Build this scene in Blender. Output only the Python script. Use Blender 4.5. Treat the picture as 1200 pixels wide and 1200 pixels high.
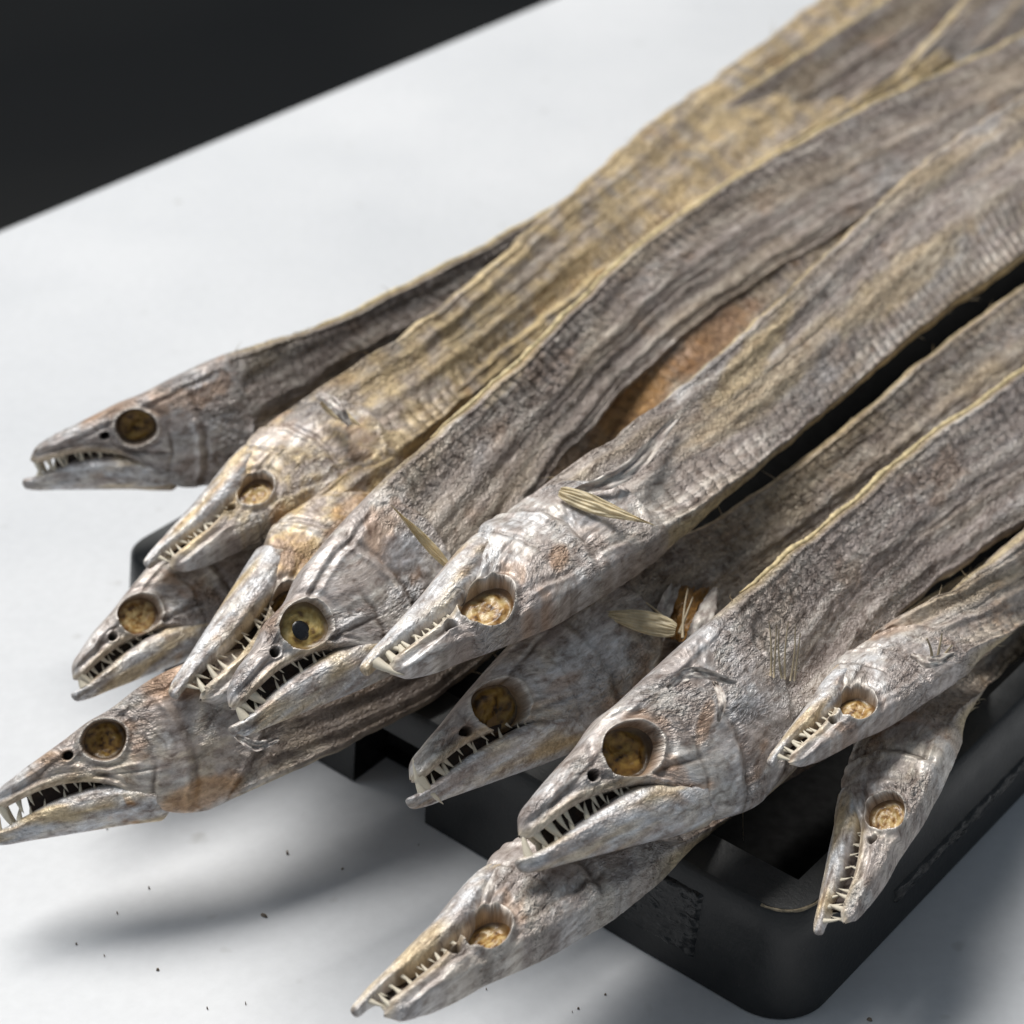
import bpy, math, random
import numpy as np
from mathutils import Matrix, Vector

# ------------------------------------------------------------------ scene, camera, light
for o in list(bpy.data.objects): bpy.data.objects.remove(o)
scene = bpy.context.scene
COL = scene.collection

FPX, CAMH, PITCH = 2429.0, 0.40, math.radians(33.5)
RT = np.array([1.0, 0, 0]); UP = np.array([0, math.sin(PITCH), math.cos(PITCH)]); FW = np.array([0, math.cos(PITCH), -math.sin(PITCH)])
CAM = np.array([0, 0, CAMH])
def at(px, py, z):
    """point at height z (metres above the table) on the sight line measured at px,py of the 1200 px photograph"""
    d = RT * (px - 600) / FPX - UP * (py - 600) / FPX + FW
    return CAM + d * ((z - CAMH) / d[2])

cd = bpy.data.cameras.new('camera'); cam = bpy.data.objects.new('camera', cd); COL.objects.link(cam)
cd.sensor_width = 36; cd.lens = 36 * FPX / 1200; cd.clip_start = 0.01; cd.clip_end = 50
cam.location = CAM; cam.rotation_euler = (math.pi / 2 - PITCH, 0, 0)
cd.dof.use_dof = True; cd.dof.focus_distance = 0.520; cd.dof.aperture_fstop = 13.5; cd.dof.aperture_blades = 0
scene.camera = cam

world = bpy.data.worlds.new('World'); scene.world = world; world.use_nodes = True
bg = world.node_tree.nodes['Background']; bg.inputs[0].default_value = (0.76, 0.88, 1.0, 1); bg.inputs[1].default_value = 0.18

def area(name, loc, target, sx, sy, power, col):
    l = bpy.data.lights.new(name, 'AREA'); l.shape = 'RECTANGLE'; l.size = sx; l.size_y = sy; l.energy = power; l.color = col
    o = bpy.data.objects.new(name, l); COL.objects.link(o); o.location = loc
    o.rotation_euler = (Vector(target) - Vector(loc)).to_track_quat('-Z', 'Y').to_euler()
    return o
area('window_light', (-0.70, 1.50, 2.35), (0.0, 0.55, 0.03), 1.5, 1.0, 84, (1.0, 0.97, 0.92))
area('fill_light', (-1.1, 0.7, 1.7), (0.0, 0.5, 0.03), 1.2, 1.2, 5, (0.86, 0.93, 1.0))  # weak cool fill added from the left, no actual fitting behind it

scene.view_settings.view_transform = 'Standard'; scene.view_settings.look = 'None'
scene.view_settings.exposure = 0; scene.view_settings.gamma = 1; scene.view_settings.use_curve_mapping = False
scene.cycles.use_denoising = True
scene.cycles.max_bounces = 6

# ------------------------------------------------------------------ noise
def _hash(ix, iy, seed):
    h = (ix.astype(np.int64) * 374761393 + iy.astype(np.int64) * 668265263 + int(seed) * 974711) & 0xffffffff
    h = ((h ^ (h >> 13)) * 1274126177) & 0xffffffff
    return ((h ^ (h >> 16)) & 0xffffff) / float(0xffffff)
def noise(x, y, seed=0):
    """gradient noise, about -1..1"""
    x = np.asarray(x, float); y = np.asarray(y, float)
    x, y = np.broadcast_arrays(x, y)
    ix = np.floor(x); iy = np.floor(y); fx = x - ix; fy = y - iy
    ux = fx * fx * fx * (fx * (fx * 6 - 15) + 10); uy = fy * fy * fy * (fy * (fy * 6 - 15) + 10)
    def g(a, b, dx, dy):
        th = _hash(a, b, seed) * 2 * math.pi
        return np.cos(th) * dx + np.sin(th) * dy
    n00 = g(ix, iy, fx, fy); n10 = g(ix + 1, iy, fx - 1, fy); n01 = g(ix, iy + 1, fx, fy - 1); n11 = g(ix + 1, iy + 1, fx - 1, fy - 1)
    return 1.5 * ((n00 * (1 - ux) + n10 * ux) * (1 - uy) + (n01 * (1 - ux) + n11 * ux) * uy)
def fbm(x, y, seed, octs=4, gain=0.5):
    r = 0; a = 1; s = 0
    for k in range(octs):
        r = r + a * noise(x * 2**k, y * 2**k, seed + k * 17); s += a; a *= gain
    return r / s
def ridged(x, y, seed, octs=3, gain=0.55):
    r = 0; a = 1; s = 0
    for k in range(octs):
        r = r + a * (1 - 2 * np.abs(noise(x * 2**k, y * 2**k, seed + k * 31))); s += a; a *= gain
    return r / s
def sst(e0, e1, x):
    t = np.clip((x - e0) / (e1 - e0), 0, 1); return t * t * (3 - 2 * t)
def gau(x, s): return np.exp(-(x / s)**2)
def nrm(v):
    v = np.asarray(v, float); return v / np.maximum(np.linalg.norm(v, axis=-1, keepdims=True), 1e-9)

# ------------------------------------------------------------------ mesh helpers
def make_mesh(name, verts, quads, smooth=True, attrs=None, colors=None):
    me = bpy.data.meshes.new(name)
    V = np.asarray(verts, np.float32)
    me.vertices.add(len(V)); me.vertices.foreach_set('co', V.ravel())
    tri = [f for f in quads] if not isinstance(quads, np.ndarray) else quads
    if isinstance(tri, np.ndarray):
        nf, k = tri.shape; loops = tri.ravel(); starts = np.arange(nf) * k; tot = np.full(nf, k)
    else:
        tot = np.array([len(f) for f in tri]); starts = np.concatenate([[0], np.cumsum(tot)[:-1]]); loops = np.concatenate([np.asarray(f) for f in tri])
    me.loops.add(len(loops)); me.loops.foreach_set('vertex_index', loops.astype(np.int32))
    me.polygons.add(len(tot)); me.polygons.foreach_set('loop_start', starts.astype(np.int32)); me.polygons.foreach_set('loop_total', tot.astype(np.int32))
    me.polygons.foreach_set('use_smooth', np.full(len(tot), smooth))
    for k, v in (attrs or {}).items():
        a = me.attributes.new(k, 'FLOAT_VECTOR', 'POINT'); a.data.foreach_set('vector', np.asarray(v, np.float32).ravel())
    for k, v in (colors or {}).items():
        a = me.attributes.new(k, 'FLOAT_COLOR', 'POINT')
        c = np.ones((len(V), 4), np.float32); c[:, :3] = v; a.data.foreach_set('color', c.ravel())
    me.update(calc_edges=True); me.validate()
    return me
def link(name, me, mat, parent=None):
    o = bpy.data.objects.new(name, me); COL.objects.link(o)
    if mat is not None and len(me.materials) == 0: me.materials.append(mat)
    if parent is not None: o.parent = parent
    return o
def tag(o, label=None, cat=None, group=None, kind=None):
    if label: o['label'] = label
    if cat: o['category'] = cat
    if group: o['group'] = group
    if kind: o['kind'] = kind
    return o
def grid_quads(n, m, wrap=False, flip=False):
    i = np.arange(n - 1)[:, None]; jm = m if wrap else m - 1; j = np.arange(jm)[None, :]; j2 = (j + 1) % m
    q = np.stack([i * m + j, (i + 1) * m + j, (i + 1) * m + j2, i * m + j2], -1).reshape(-1, 4)
    return q[:, ::-1].copy() if flip else q
def tube(points, radii, nseg=8, seed=0, rough=0.0):
    P = np.asarray(points, float); n = len(P)
    T = nrm(np.gradient(P, axis=0)); ref = np.array([0.13, 0.2, 0.97])
    A = nrm(np.cross(T, ref)); B = np.cross(T, A)
    th = np.linspace(0, 2 * math.pi, nseg, endpoint=False)
    R = np.asarray(radii, float)[:, None] * np.ones((n, nseg))
    if rough: R = R * (1 + rough * fbm(np.arange(n)[:, None] * 0.35, th[None, :] * 1.3, seed, 3))
    V = P[:, None, :] + R[..., None] * (np.cos(th)[None, :, None] * A[:, None, :] + np.sin(th)[None, :, None] * B[:, None, :])
    V = V.reshape(-1, 3); q = grid_quads(n, nseg, wrap=True)
    faces = [tuple(f) for f in q] + [tuple(range(nseg - 1, -1, -1)), tuple((n - 1) * nseg + k for k in range(nseg))]
    return V, faces

# ------------------------------------------------------------------ materials
def new_mat(name):
    m = bpy.data.materials.new(name); m.use_nodes = True
    nt = m.node_tree; return m, nt, nt.nodes, nt.links, nt.nodes['Principled BSDF']
def mapping(nt, src, scale):
    mp = nt.nodes.new('ShaderNodeMapping'); mp.inputs['Scale'].default_value = scale; nt.links.new(src, mp.inputs['Vector']); return mp.outputs[0]
def tex_noise(nt, vec, scale, detail=4, rough=0.55, dist=0):
    n = nt.nodes.new('ShaderNodeTexNoise'); n.inputs['Scale'].default_value = scale; n.inputs['Detail'].default_value = detail
    n.inputs['Roughness'].default_value = rough; n.inputs['Distortion'].default_value = dist; nt.links.new(vec, n.inputs['Vector']); return n.outputs['Fac']
def ramp(nt, fac, stops):
    r = nt.nodes.new('ShaderNodeValToRGB'); e = r.color_ramp.elements
    while len(e) < len(stops): e.new(0.5)
    for k, (p, c) in enumerate(stops): e[k].position = p; e[k].color = (*c, 1) if len(c) == 3 else c
    nt.links.new(fac, r.inputs[0]); return r.outputs[0]
def mix(nt, a, b, fac, mode='MIX'):
    m = nt.nodes.new('ShaderNodeMix'); m.data_type = 'RGBA'; m.blend_type = mode
    for s, v in ((m.inputs[6], a), (m.inputs[7], b), (m.inputs[0], fac)):
        if hasattr(v, 'links'): nt.links.new(v, s)
        else: s.default_value = v if not isinstance(v, tuple) else (*v, 1)
    return m.outputs[2]
def bump(nt, h, dist, strength, prev=None):
    b = nt.nodes.new('ShaderNodeBump'); b.inputs['Distance'].default_value = dist; b.inputs['Strength'].default_value = strength
    nt.links.new(h, b.inputs['Height'])
    if prev is not None: nt.links.new(prev, b.inputs['Normal'])
    return b.outputs[0]
def attr(nt, name):
    a = nt.nodes.new('ShaderNodeAttribute'); a.attribute_name = name; return a

def skin_material():
    m, nt, N, L, P = new_mat('dried_fish_skin')
    fc = attr(nt, 'fc').outputs['Vector']; ca = attr(nt, 'ca').outputs['Color']
    def rid(scale, detail, dist, rough=0.55):
        n = N.new('ShaderNodeTexNoise'); n.noise_type = 'RIDGED_MULTIFRACTAL'; n.normalize = True
        n.inputs['Scale'].default_value = 1; n.inputs['Detail'].default_value = detail; n.inputs['Roughness'].default_value = rough; n.inputs['Distortion'].default_value = dist
        n.inputs['Lacunarity'].default_value = 2.1; n.inputs['Offset'].default_value = 1.0; n.inputs['Gain'].default_value = 1.6
        L.new(mapping(nt, fc, scale), n.inputs['Vector']); return n.outputs['Fac']
    crease = rid((230, 300, 1), 3, 0.9); fine = rid((700, 950, 1), 2, 0.5)
    streak = tex_noise(nt, mapping(nt, fc, (120, 700, 1)), 1.0, 5, 0.62, 0.5)
    blotch = tex_noise(nt, mapping(nt, fc, (260, 420, 1)), 1.0, 5, 0.68, 0.4)
    grain = tex_noise(nt, mapping(nt, fc, (2200, 3200, 1)), 1.0, 3, 0.6)
    c = mix(nt, ca, ramp(nt, streak, [(0.30, (0.62, 0.57, 0.54)), (0.5, (1.0, 0.99, 0.98)), (0.72, (1.30, 1.31, 1.33))]), 0.55, 'MULTIPLY')
    c = mix(nt, c, ramp(nt, blotch, [(0.32, (0.42, 0.35, 0.31)), (0.5, (1.0, 0.98, 0.96)), (0.70, (1.38, 1.38, 1.38))]), 0.9, 'MULTIPLY')
    c = mix(nt, c, ramp(nt, grain, [(0.3, (0.80, 0.79, 0.78)), (0.7, (1.16, 1.16, 1.16))]), 0.7, 'MULTIPLY')
    L.new(c, P.inputs['Base Color'])
    sp = N.new('ShaderNodeSeparateXYZ'); L.new(attr(nt, 'mk').outputs['Vector'], sp.inputs[0])
    def mr(lo, hi):
        r = N.new('ShaderNodeMapRange'); L.new(sp.outputs[0], r.inputs[0]); r.inputs[3].default_value = lo; r.inputs[4].default_value = hi; return r.outputs[0]
    L.new(mr(0.12, 0.20), P.inputs['Metallic'])
    L.new(ramp(nt, blotch, [(0.30, (0.58,) * 3), (0.66, (0.33,) * 3)]), P.inputs['Roughness'])
    P.inputs['Specular IOR Level'].default_value = 0.65
    long_ = rid((45, 300, 1), 3, 0.9)
    def math_(op, a, b=None):
        n = N.new('ShaderNodeMath'); n.operation = op
        for k, v in enumerate((a, b)):
            if v is None: continue
            if hasattr(v, 'links'): L.new(v, n.inputs[k])
            else: n.inputs[k].default_value = v
        return n.outputs[0]
    B = sp.outputs[1]
    sf = N.new('ShaderNodeSeparateXYZ'); L.new(fc, sf.inputs[0])
    wob = tex_noise(nt, mapping(nt, fc, (90, 130, 1)), 1.0, 3, 0.6)
    ph = math_('ADD', math_('MULTIPLY', sf.outputs[0], math.pi / 0.0056), math_('MULTIPLY', wob, 3.6)); ph = math_('ADD', ph, math_('MULTIPLY', sf.outputs[1], 120.0))
    pl = math_('MULTIPLY', math_('POWER', math_('ABSOLUTE', math_('SINE', ph)), 0.7), sp.outputs[2])
    b = bump(nt, crease, 0.0011, 0.5); L.new(math_('MULTIPLY', B, mr(0.40, 0.42)), b.node.inputs['Strength'])
    b = bump(nt, long_, 0.0012, 0.5, b); L.new(math_('MULTIPLY', B, mr(0.22, 0.35)), b.node.inputs['Strength'])
    b = bump(nt, fine, 0.00036, 0.7, b); L.new(math_('MULTIPLY', B, mr(0.95, 0.75)), b.node.inputs['Strength'])
    b = bump(nt, pl, 0.0024, 0.75, b)
    b = bump(nt, streak, 0.0008, 0.22, b); b = bump(nt, grain, 0.00014, 0.5, b)
    L.new(b, P.inputs['Normal'])
    return m
def vcol_material(name, rough, bump_scale=1500, bump_d=0.0004, coat=0.0, sss=0.0, spec=0.5):
    m, nt, N, L, P = new_mat(name)
    ca = attr(nt, 'ca').outputs['Color']; tc = N.new('ShaderNodeTexCoord').outputs['Object']
    f = tex_noise(nt, tc, bump_scale, 4, 0.6)
    c = mix(nt, ca, ramp(nt, f, [(0.25, (0.62, 0.59, 0.55)), (0.7, (1.2, 1.2, 1.2))]), 0.8, 'MULTIPLY')
    L.new(c, P.inputs['Base Color']); P.inputs['Roughness'].default_value = rough
    P.inputs['Coat Weight'].default_value = coat; P.inputs['Coat Roughness'].default_value = 0.12; P.inputs['Specular IOR Level'].default_value = spec
    L.new(bump(nt, f, bump_d, 0.6), P.inputs['Normal'])
    return m
def plain_material(name, col, rough, scale=800, var=0.3, bd=0.0003, spec=0.5):
    m, nt, N, L, P = new_mat(name)
    tc = N.new('ShaderNodeTexCoord').outputs['Object']; f = tex_noise(nt, tc, scale, 4, 0.6)
    lo = tuple(max(0, c * (1 - var)) for c in col); hi = tuple(c * (1 + var) for c in col)
    L.new(ramp(nt, f, [(0.3, lo), (0.7, hi)]), P.inputs['Base Color']); P.inputs['Roughness'].default_value = rough
    P.inputs['Specular IOR Level'].default_value = spec
    L.new(bump(nt, f, bd, 0.5), P.inputs['Normal'])
    return m
M_SKIN = skin_material()
M_EYE = vcol_material('dried_eye', 0.42, 700, 0.0004, 0.2)
M_FIN = vcol_material('dried_fin', 0.42, 240, 0.0002)
def add_translucency(m, fac, colname='ca'):
    nt = m.node_tree; P = nt.nodes['Principled BSDF']; out = nt.nodes['Material Output']
    t = nt.nodes.new('ShaderNodeBsdfTranslucent'); mx = nt.nodes.new('ShaderNodeMixShader'); mx.inputs[0].default_value = fac
    nt.links.new(P.inputs['Base Color'].links[0].from_socket, t.inputs['Color']); nt.links.new(P.outputs[0], mx.inputs[1]); nt.links.new(t.outputs[0], mx.inputs[2]); nt.links.new(mx.outputs[0], out.inputs['Surface'])
add_translucency(M_FIN, 0.35)
M_TOOTH = plain_material('tooth_ivory', (0.72, 0.65, 0.52), 0.35, 900, 0.25, 0.0001)
M_FIBRE = plain_material('dry_fibre', (0.46, 0.38, 0.26), 0.6, 300, 0.3)
M_PUPIL = plain_material('pupil_dark', (0.012, 0.013, 0.016), 0.25, 600, 0.4)
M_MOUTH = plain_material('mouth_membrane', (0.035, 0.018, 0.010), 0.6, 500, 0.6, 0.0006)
M_RIDGE = plain_material('dorsal_ridge_yellow', (0.64, 0.52, 0.30), 0.55, 350, 0.45, 0.0008)
M_FLESH = plain_material('amber_flesh', (0.34, 0.17, 0.045), 0.35, 260, 0.7, 0.0012)

def table_material():
    m, nt, N, L, P = new_mat('white_laminate')
    tc = N.new('ShaderNodeTexCoord').outputs['Object']
    sm = tex_noise(nt, tc, 7, 4, 0.55); gr = tex_noise(nt, tc, 260, 3, 0.6)
    spot = tex_noise(nt, tc, 95, 2, 0.4)
    c = ramp(nt, sm, [(0.3, (0.605, 0.622, 0.650)), (0.7, (0.672, 0.684, 0.708))])
    c = mix(nt, c, ramp(nt, spot, [(0.70, (1, 1, 1)), (0.80, (0.80, 0.79, 0.77))]), 1.0, 'MULTIPLY')
    c = mix(nt, c, ramp(nt, gr, [(0.3, (0.96, 0.96, 0.96)), (0.7, (1.02, 1.02, 1.02))]), 1.0, 'MULTIPLY')
    L.new(c, P.inputs['Base Color'])
    L.new(ramp(nt, sm, [(0.3, (0.34,) * 3), (0.7, (0.46,) * 3)]), P.inputs['Roughness'])
    L.new(bump(nt, gr, 0.0001, 0.3), P.inputs['Normal'])
    return m
def black_plastic(name, rough=(0.30, 0.5), col=0.012, bd=0.0002, scratch=True):
    m, nt, N, L, P = new_mat(name)
    tc = N.new('ShaderNodeTexCoord').outputs['Object']
    n1 = tex_noise(nt, tc, 60, 5, 0.65); n2 = tex_noise(nt, tc, 900, 3, 0.6)
    dust = tex_noise(nt, tc, 420, 4, 0.75)
    base = ramp(nt, n1, [(0.3, (col * 0.7, col * 0.75, col * 0.8)), (0.75, (col * 1.8, col * 1.85, col * 1.9))])
    if scratch:
        base = mix(nt, base, (0.16, 0.155, 0.14), ramp(nt, dust, [(0.71, (0, 0, 0)), (0.80, (0.8, 0.8, 0.8))]))
    L.new(base, P.inputs['Base Color'])
    L.new(ramp(nt, n1, [(0.3, (rough[0],) * 3), (0.7, (rough[1],) * 3)]), P.inputs['Roughness'])
    L.new(bump(nt, n2, bd, 0.5), P.inputs['Normal'])
    return m
M_TABLE = table_material(); M_TRAY = black_plastic('black_tray_plastic'); M_PATCH = black_plastic('glossy_black_relief', (0.12, 0.3), 0.008, 0.0004)
M_PAN = plain_material('matt_black_pan', (0.010, 0.010, 0.010), 0.9, 300, 0.4, 0.0003, 0.1)
M_RIM = black_plastic('scuffed_rim_highlight', (0.42, 0.6), 0.030, 0.0003)  # scuffed, and lighter than the walls to paint in the rim's highlight
M_EDGE = plain_material('worn_rim_edge', (0.22, 0.18, 0.12), 0.55, 500, 0.6, 0.0003)

# ------------------------------------------------------------------ table and floor
UA = np.array([0.643, 0.7659, 0]); VA = np.array([-0.7659, 0.643, 0])   # along the fish, across the fish
def uv(u, v, z): return UA * u + VA * v + np.array([0, 0, z])

def box_uv(name, u0, u1, v0, v1, z0, z1, mat, bev=0.004):
    import bmesh
    bm = bmesh.new(); vs = [bm.verts.new(uv(u, v, z)) for z in (z0, z1) for u, v in ((u0, v0), (u1, v0), (u1, v1), (u0, v1))]
    for f in ((3, 2, 1, 0), (4, 5, 6, 7), (0, 1, 5, 4), (1, 2, 6, 5), (2, 3, 7, 6), (3, 0, 4, 7)): bm.faces.new([vs[k] for k in f])
    bmesh.ops.recalc_face_normals(bm, faces=bm.faces)
    bmesh.ops.bevel(bm, geom=bm.edges[:], offset=bev, segments=3, affect='EDGES')
    me = bpy.data.meshes.new(name); bm.to_mesh(me); bm.free()
    return link(name, me, mat)
tb = box_uv('table', -0.9, 2.4, -0.7, 0.707, -0.028, 0.0, M_TABLE, 0.003)
tag(tb, 'white laminate table top under the black tray of dried fish', 'table', kind='thing')

m, nt, N, L, P = new_mat('dark_floor')
tc = N.new('ShaderNodeTexCoord').outputs['Object']
f = tex_noise(nt, tc, 1.6, 1, 0.4)
L.new(ramp(nt, f, [(0.40, (0.0008, 0.0008, 0.0010)), (0.60, (0.006, 0.0056, 0.005))]), P.inputs['Base Color']); P.inputs['Roughness'].default_value = 0.7
fl = link('floor', make_mesh('floor', [(-8, -4, -0.75), (8, -4, -0.75), (8, 12, -0.75), (-8, 12, -0.75)], [(0, 1, 2, 3)], False), m)
tag(fl, kind='structure')

# ------------------------------------------------------------------ tray
def tray():
    root = bpy.data.objects.new('serving_tray', None); COL.objects.link(root)
    tag(root, 'black plastic tray with rounded corners holding the dried fish', 'tray')
    U0, U1, V0, V1, HT = 0.3235, 0.98, 0.1795, 0.440, 0.034
    NV0, NV1 = 0.304, 0.332
    def outline(inset, r, per=12):
        u0, u1, v0, v1 = U0 + inset, U1 - inset, V0 + inset, V1 - inset; r = max(r - inset, 0.0015)
        pts = []
        for cu, cv, a0 in ((u0 + r, v0 + r, math.pi), (u1 - r, v0 + r, 1.5 * math.pi), (u1 - r, v1 - r, 0), (u0 + r, v1 - r, 0.5 * math.pi)):
            for k in range(per + 1):
                a = a0 + 0.5 * math.pi * k / per; pts.append((cu + r * math.cos(a), cv + r * math.sin(a)))
            # straight run subdivided for shading
        out = []
        for k in range(len(pts)):
            p, q = pts[k], pts[(k + 1) % len(pts)]; d = math.hypot(q[0] - p[0], q[1] - p[1]); n = max(1, int(d / 0.02)); ts = [j / n for j in range(n)]
            if abs(p[0] - u0) < 1e-6 and abs(q[0] - u0) < 1e-6 and d > 0.05: ts = sorted(ts + [abs(w - p[1]) / d for w in (NV0, NV1)])
            for t in ts: out.append((p[0] + (q[0] - p[0]) * t, p[1] + (q[1] - p[1]) * t))
        return out
    # rim, walls and floor pan: stacked outlines with equal counts
    def ring(inset, z, r=0.015):
        base = outline(0, 0.015); c = []
        for (u, v) in base:
            # move inwards along the rounded outline's own normal
            uu = min(max(u, U0 + 0.015), U1 - 0.015); vv = min(max(v, V0 + 0.015), V1 - 0.015)
            du, dv = u - uu, v - vv; l = math.hypot(du, dv)
            du, dv = du / l, dv / l
            if inset > 0.015 * 0.8 or True:
                pu, pv = u - du * inset, v - dv * inset
            c.append((pu, pv))
        return [uv(u, v, z) for u, v in c]
    levels = [(0.0, 0.0005), (0.0002, 0.004), (0.0028, 0.024), (0.0040, HT - 0.0012), (0.0052, HT)]
    rings = [ring(i, z) for i, z in levels]
    n = len(rings[0]); V = np.array(sum(rings, [])); q = grid_quads(len(rings), n, wrap=True)
    cen = V[q].mean(1); cu, cv, cz = cen @ UA, cen @ VA, cen[:, 2]
    cut = (cu < U0 + 0.006) & (cv > NV0) & (cv < NV1) & (cz < 0.024)          # the notch in the front wall
    link('outer_wall', make_mesh('outer_wall', V, q[~cut], True), M_TRAY, root)
    a0, a1, zt = NV0, NV1, 0.024
    nv = [uv(U0, a0, .0005), uv(U0 + .0028, a0, zt), uv(U0 + .0028, a1, zt), uv(U0, a1, .0005)]
    nv += [p + UA * 0.014 for p in nv]
    link('notch_reveal', make_mesh('notch_reveal', nv, [(0, 1, 5, 4), (1, 2, 6, 5), (2, 3, 7, 6), (4, 5, 6, 7)], False), M_PAN, root)
    def patch(side, a0, a1, z0, z1, seed):
        na, nz = 90, 44; A, Z = np.meshgrid(np.linspace(a0, a1, na), np.linspace(z0, z1, nz), indexing='ij')
        edge = np.minimum(np.minimum((A - a0), (a1 - A)), np.minimum(Z - z0, z1 - Z))
        slope = 0.0042 * Z / 0.034
        h = ridged(A * 95 + Z * 60, Z * 210 - A * 70, seed, 4, 0.6)
        d = -0.0006 + sst(0, 0.0016, edge) * (0.0012 + 0.0011 * np.clip(h, -0.6, 1))
        if side == 'front': Pp = [uv(U0 + slope[i, j] - d[i, j], A[i, j], Z[i, j]) for i in range(na) for j in range(nz)]
        else: Pp = [uv(A[i, j], V0 + slope[i, j] - d[i, j], Z[i, j]) for i in range(na) for j in range(nz)]
        link('relief_patch', make_mesh('relief_patch', Pp, grid_quads(na, nz)), M_PATCH, root)
    patch('front', 0.210, 0.262, 0.007, 0.0285, 3); patch('side', 0.372, 0.470, 0.009, 0.015, 8)
    # rim top with a sharp, nearly square inner corner
    per = ring(0.0052, HT); inner = []
    for p in per:
        u, v = p @ UA, p @ VA
        cu, cv = min(max(u, U0 + 0.0175), U1 - 0.0175), min(max(v, V0 + 0.0125), V1 - 0.0125)
        inner.append((cu, cv))
    iv = [uv(u, v, HT + 0.0002) for u, v in inner]; iv2 = [uv(u, v, HT - 0.0015) for u, v in inner]; ib = [uv(u, v, 0.006) for u, v in inner]
    V = np.array(per + iv); link('rim', make_mesh('rim', V, grid_quads(2, n, wrap=True), False), M_RIM, root)
    V = np.array(iv2 + ib); link('inner_wall', make_mesh('inner_wall', V, grid_quads(2, n, wrap=True), False), M_PAN, root)
    c = uv((U0 + U1) / 2, (V0 + V1) / 2, 0.006)
    link('pan', make_mesh('pan', [uv(U0 + .01, V0 + .01, .0058), uv(U1 - .01, V0 + .01, .0058), uv(U1 - .01, V1 - .01, .0058), uv(U0 + .01, V1 - .01, .0058)], [(0, 1, 2, 3)], False), M_PAN, root)
    # worn pale edge round the near corner
    cp = [p for p in ring(0.0047, HT - 0.0003) if (p @ UA) < U0 + 0.0152 and (p @ VA) < V0 + 0.0152]
    cp = sorted(cp, key=lambda p: (p @ UA) - (p @ VA))
    Vt, ft = tube(cp, [0.0004] * len(cp), 6, 5, 0.9); link('worn_edge', make_mesh('worn_edge', Vt, ft), M_EDGE, root)
    return root
TRAY = tray()

# ------------------------------------------------------------------ dried fish
XT = [0, .03, .1, .2, .3, .4, .5, .6, .75, .9, 1.0, 1.1]
YT = [.010, .038, .068, .100, .131, .161, .190, .217, .250, .262, .262, .262]
XB = [0, .03, .1, .2, .3, .4, .46, .52, .6, .7, .8, .9, 1.0, 1.1]
YB = [-.022, -.020, -.008, .002, -.006, -.032, -.066, -.125, -.185, -.205, -.200, -.172, -.135, -.12]
XW = [0, .03, .1, .2, .3, .4, .5, .6, .75, .9, 1.0, 1.1]
WW = [.018, .028, .045, .058, .075, .092, .104, .110, .110, .104, .096, .09]
def pchip(x, xs, ys):
    """smooth interpolation through knots"""
    xs = np.asarray(xs, float); ys = np.asarray(ys, float); m = np.gradient(ys, xs, axis=0)
    x = np.clip(x, xs[0], xs[-1]); k = np.clip(np.searchsorted(xs, x, side='right') - 1, 0, len(xs) - 2)
    h = xs[k + 1] - xs[k]; t = (x - xs[k]) / h
    if ys.ndim > 1: h = h[..., None]; t = t[..., None]
    return (2*t**3 - 3*t**2 + 1) * ys[k] + (t**3 - 2*t**2 + t) * h * m[k] + (-2*t**3 + 3*t**2) * ys[k + 1] + (t**3 - t**2) * h * m[k + 1]

def tooth_mesh():
    n, k = 6, 6; V = []; 
    for i in range(n):
        t = i / (n - 1); r = 0.17 * (1 - t)**0.85 + 0.008; bend = 0.16 * t * t
        for j in range(k):
            a = 2 * math.pi * j / k; V.append((r * math.cos(a) * 1.15 + bend, r * 0.8 * math.sin(a), t))
    q = [tuple(f) for f in grid_quads(n, k, wrap=True, flip=True)] + [tuple((n - 1) * k + j for j in range(k))]
    return make_mesh('tooth', V, q)
TOOTH = tooth_mesh(); TOOTH.materials.append(M_TOOTH)

def put_tooth(parent, base, direction, back, length, rng):
    z = nrm(direction); x = nrm(np.asarray(back) - z * (np.asarray(back) @ z)); y = np.cross(z, x)
    o = bpy.data.objects.new('tooth', TOOTH); COL.objects.link(o); o.parent = parent
    w = length * rng.uniform(0.8, 1.15)
    Mx = np.eye(4); Mx[:3, 0] = x * w; Mx[:3, 1] = y * w; Mx[:3, 2] = z * length; Mx[:3, 3] = base
    o.matrix_local = Matrix(Mx.tolist())

PAL = {  # skin tones as albedo: base brown-grey, pale silver, cool silver of the head, warm stain, pale yellow edge
    'base': (0.415, 0.360, 0.338), 'pale': (0.750, 0.715, 0.665), 'cool': (0.690, 0.705, 0.735), 'stain': (0.420, 0.210, 0.055),
    'edge': (0.740, 0.600, 0.330), 'tan': (0.680, 0.530, 0.300), 'dark': (0.130, 0.100, 0.082), 'amber': (0.56, 0.27, 0.05), 'blue': (0.30, 0.32, 0.36), 'rust': (0.44, 0.24, 0.11)}
PAL = {k: np.array(v) for k, v in PAL.items()}
def lerp(c, k, f): return c * (1 - f[..., None]) + PAL[k] * f[..., None]

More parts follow.
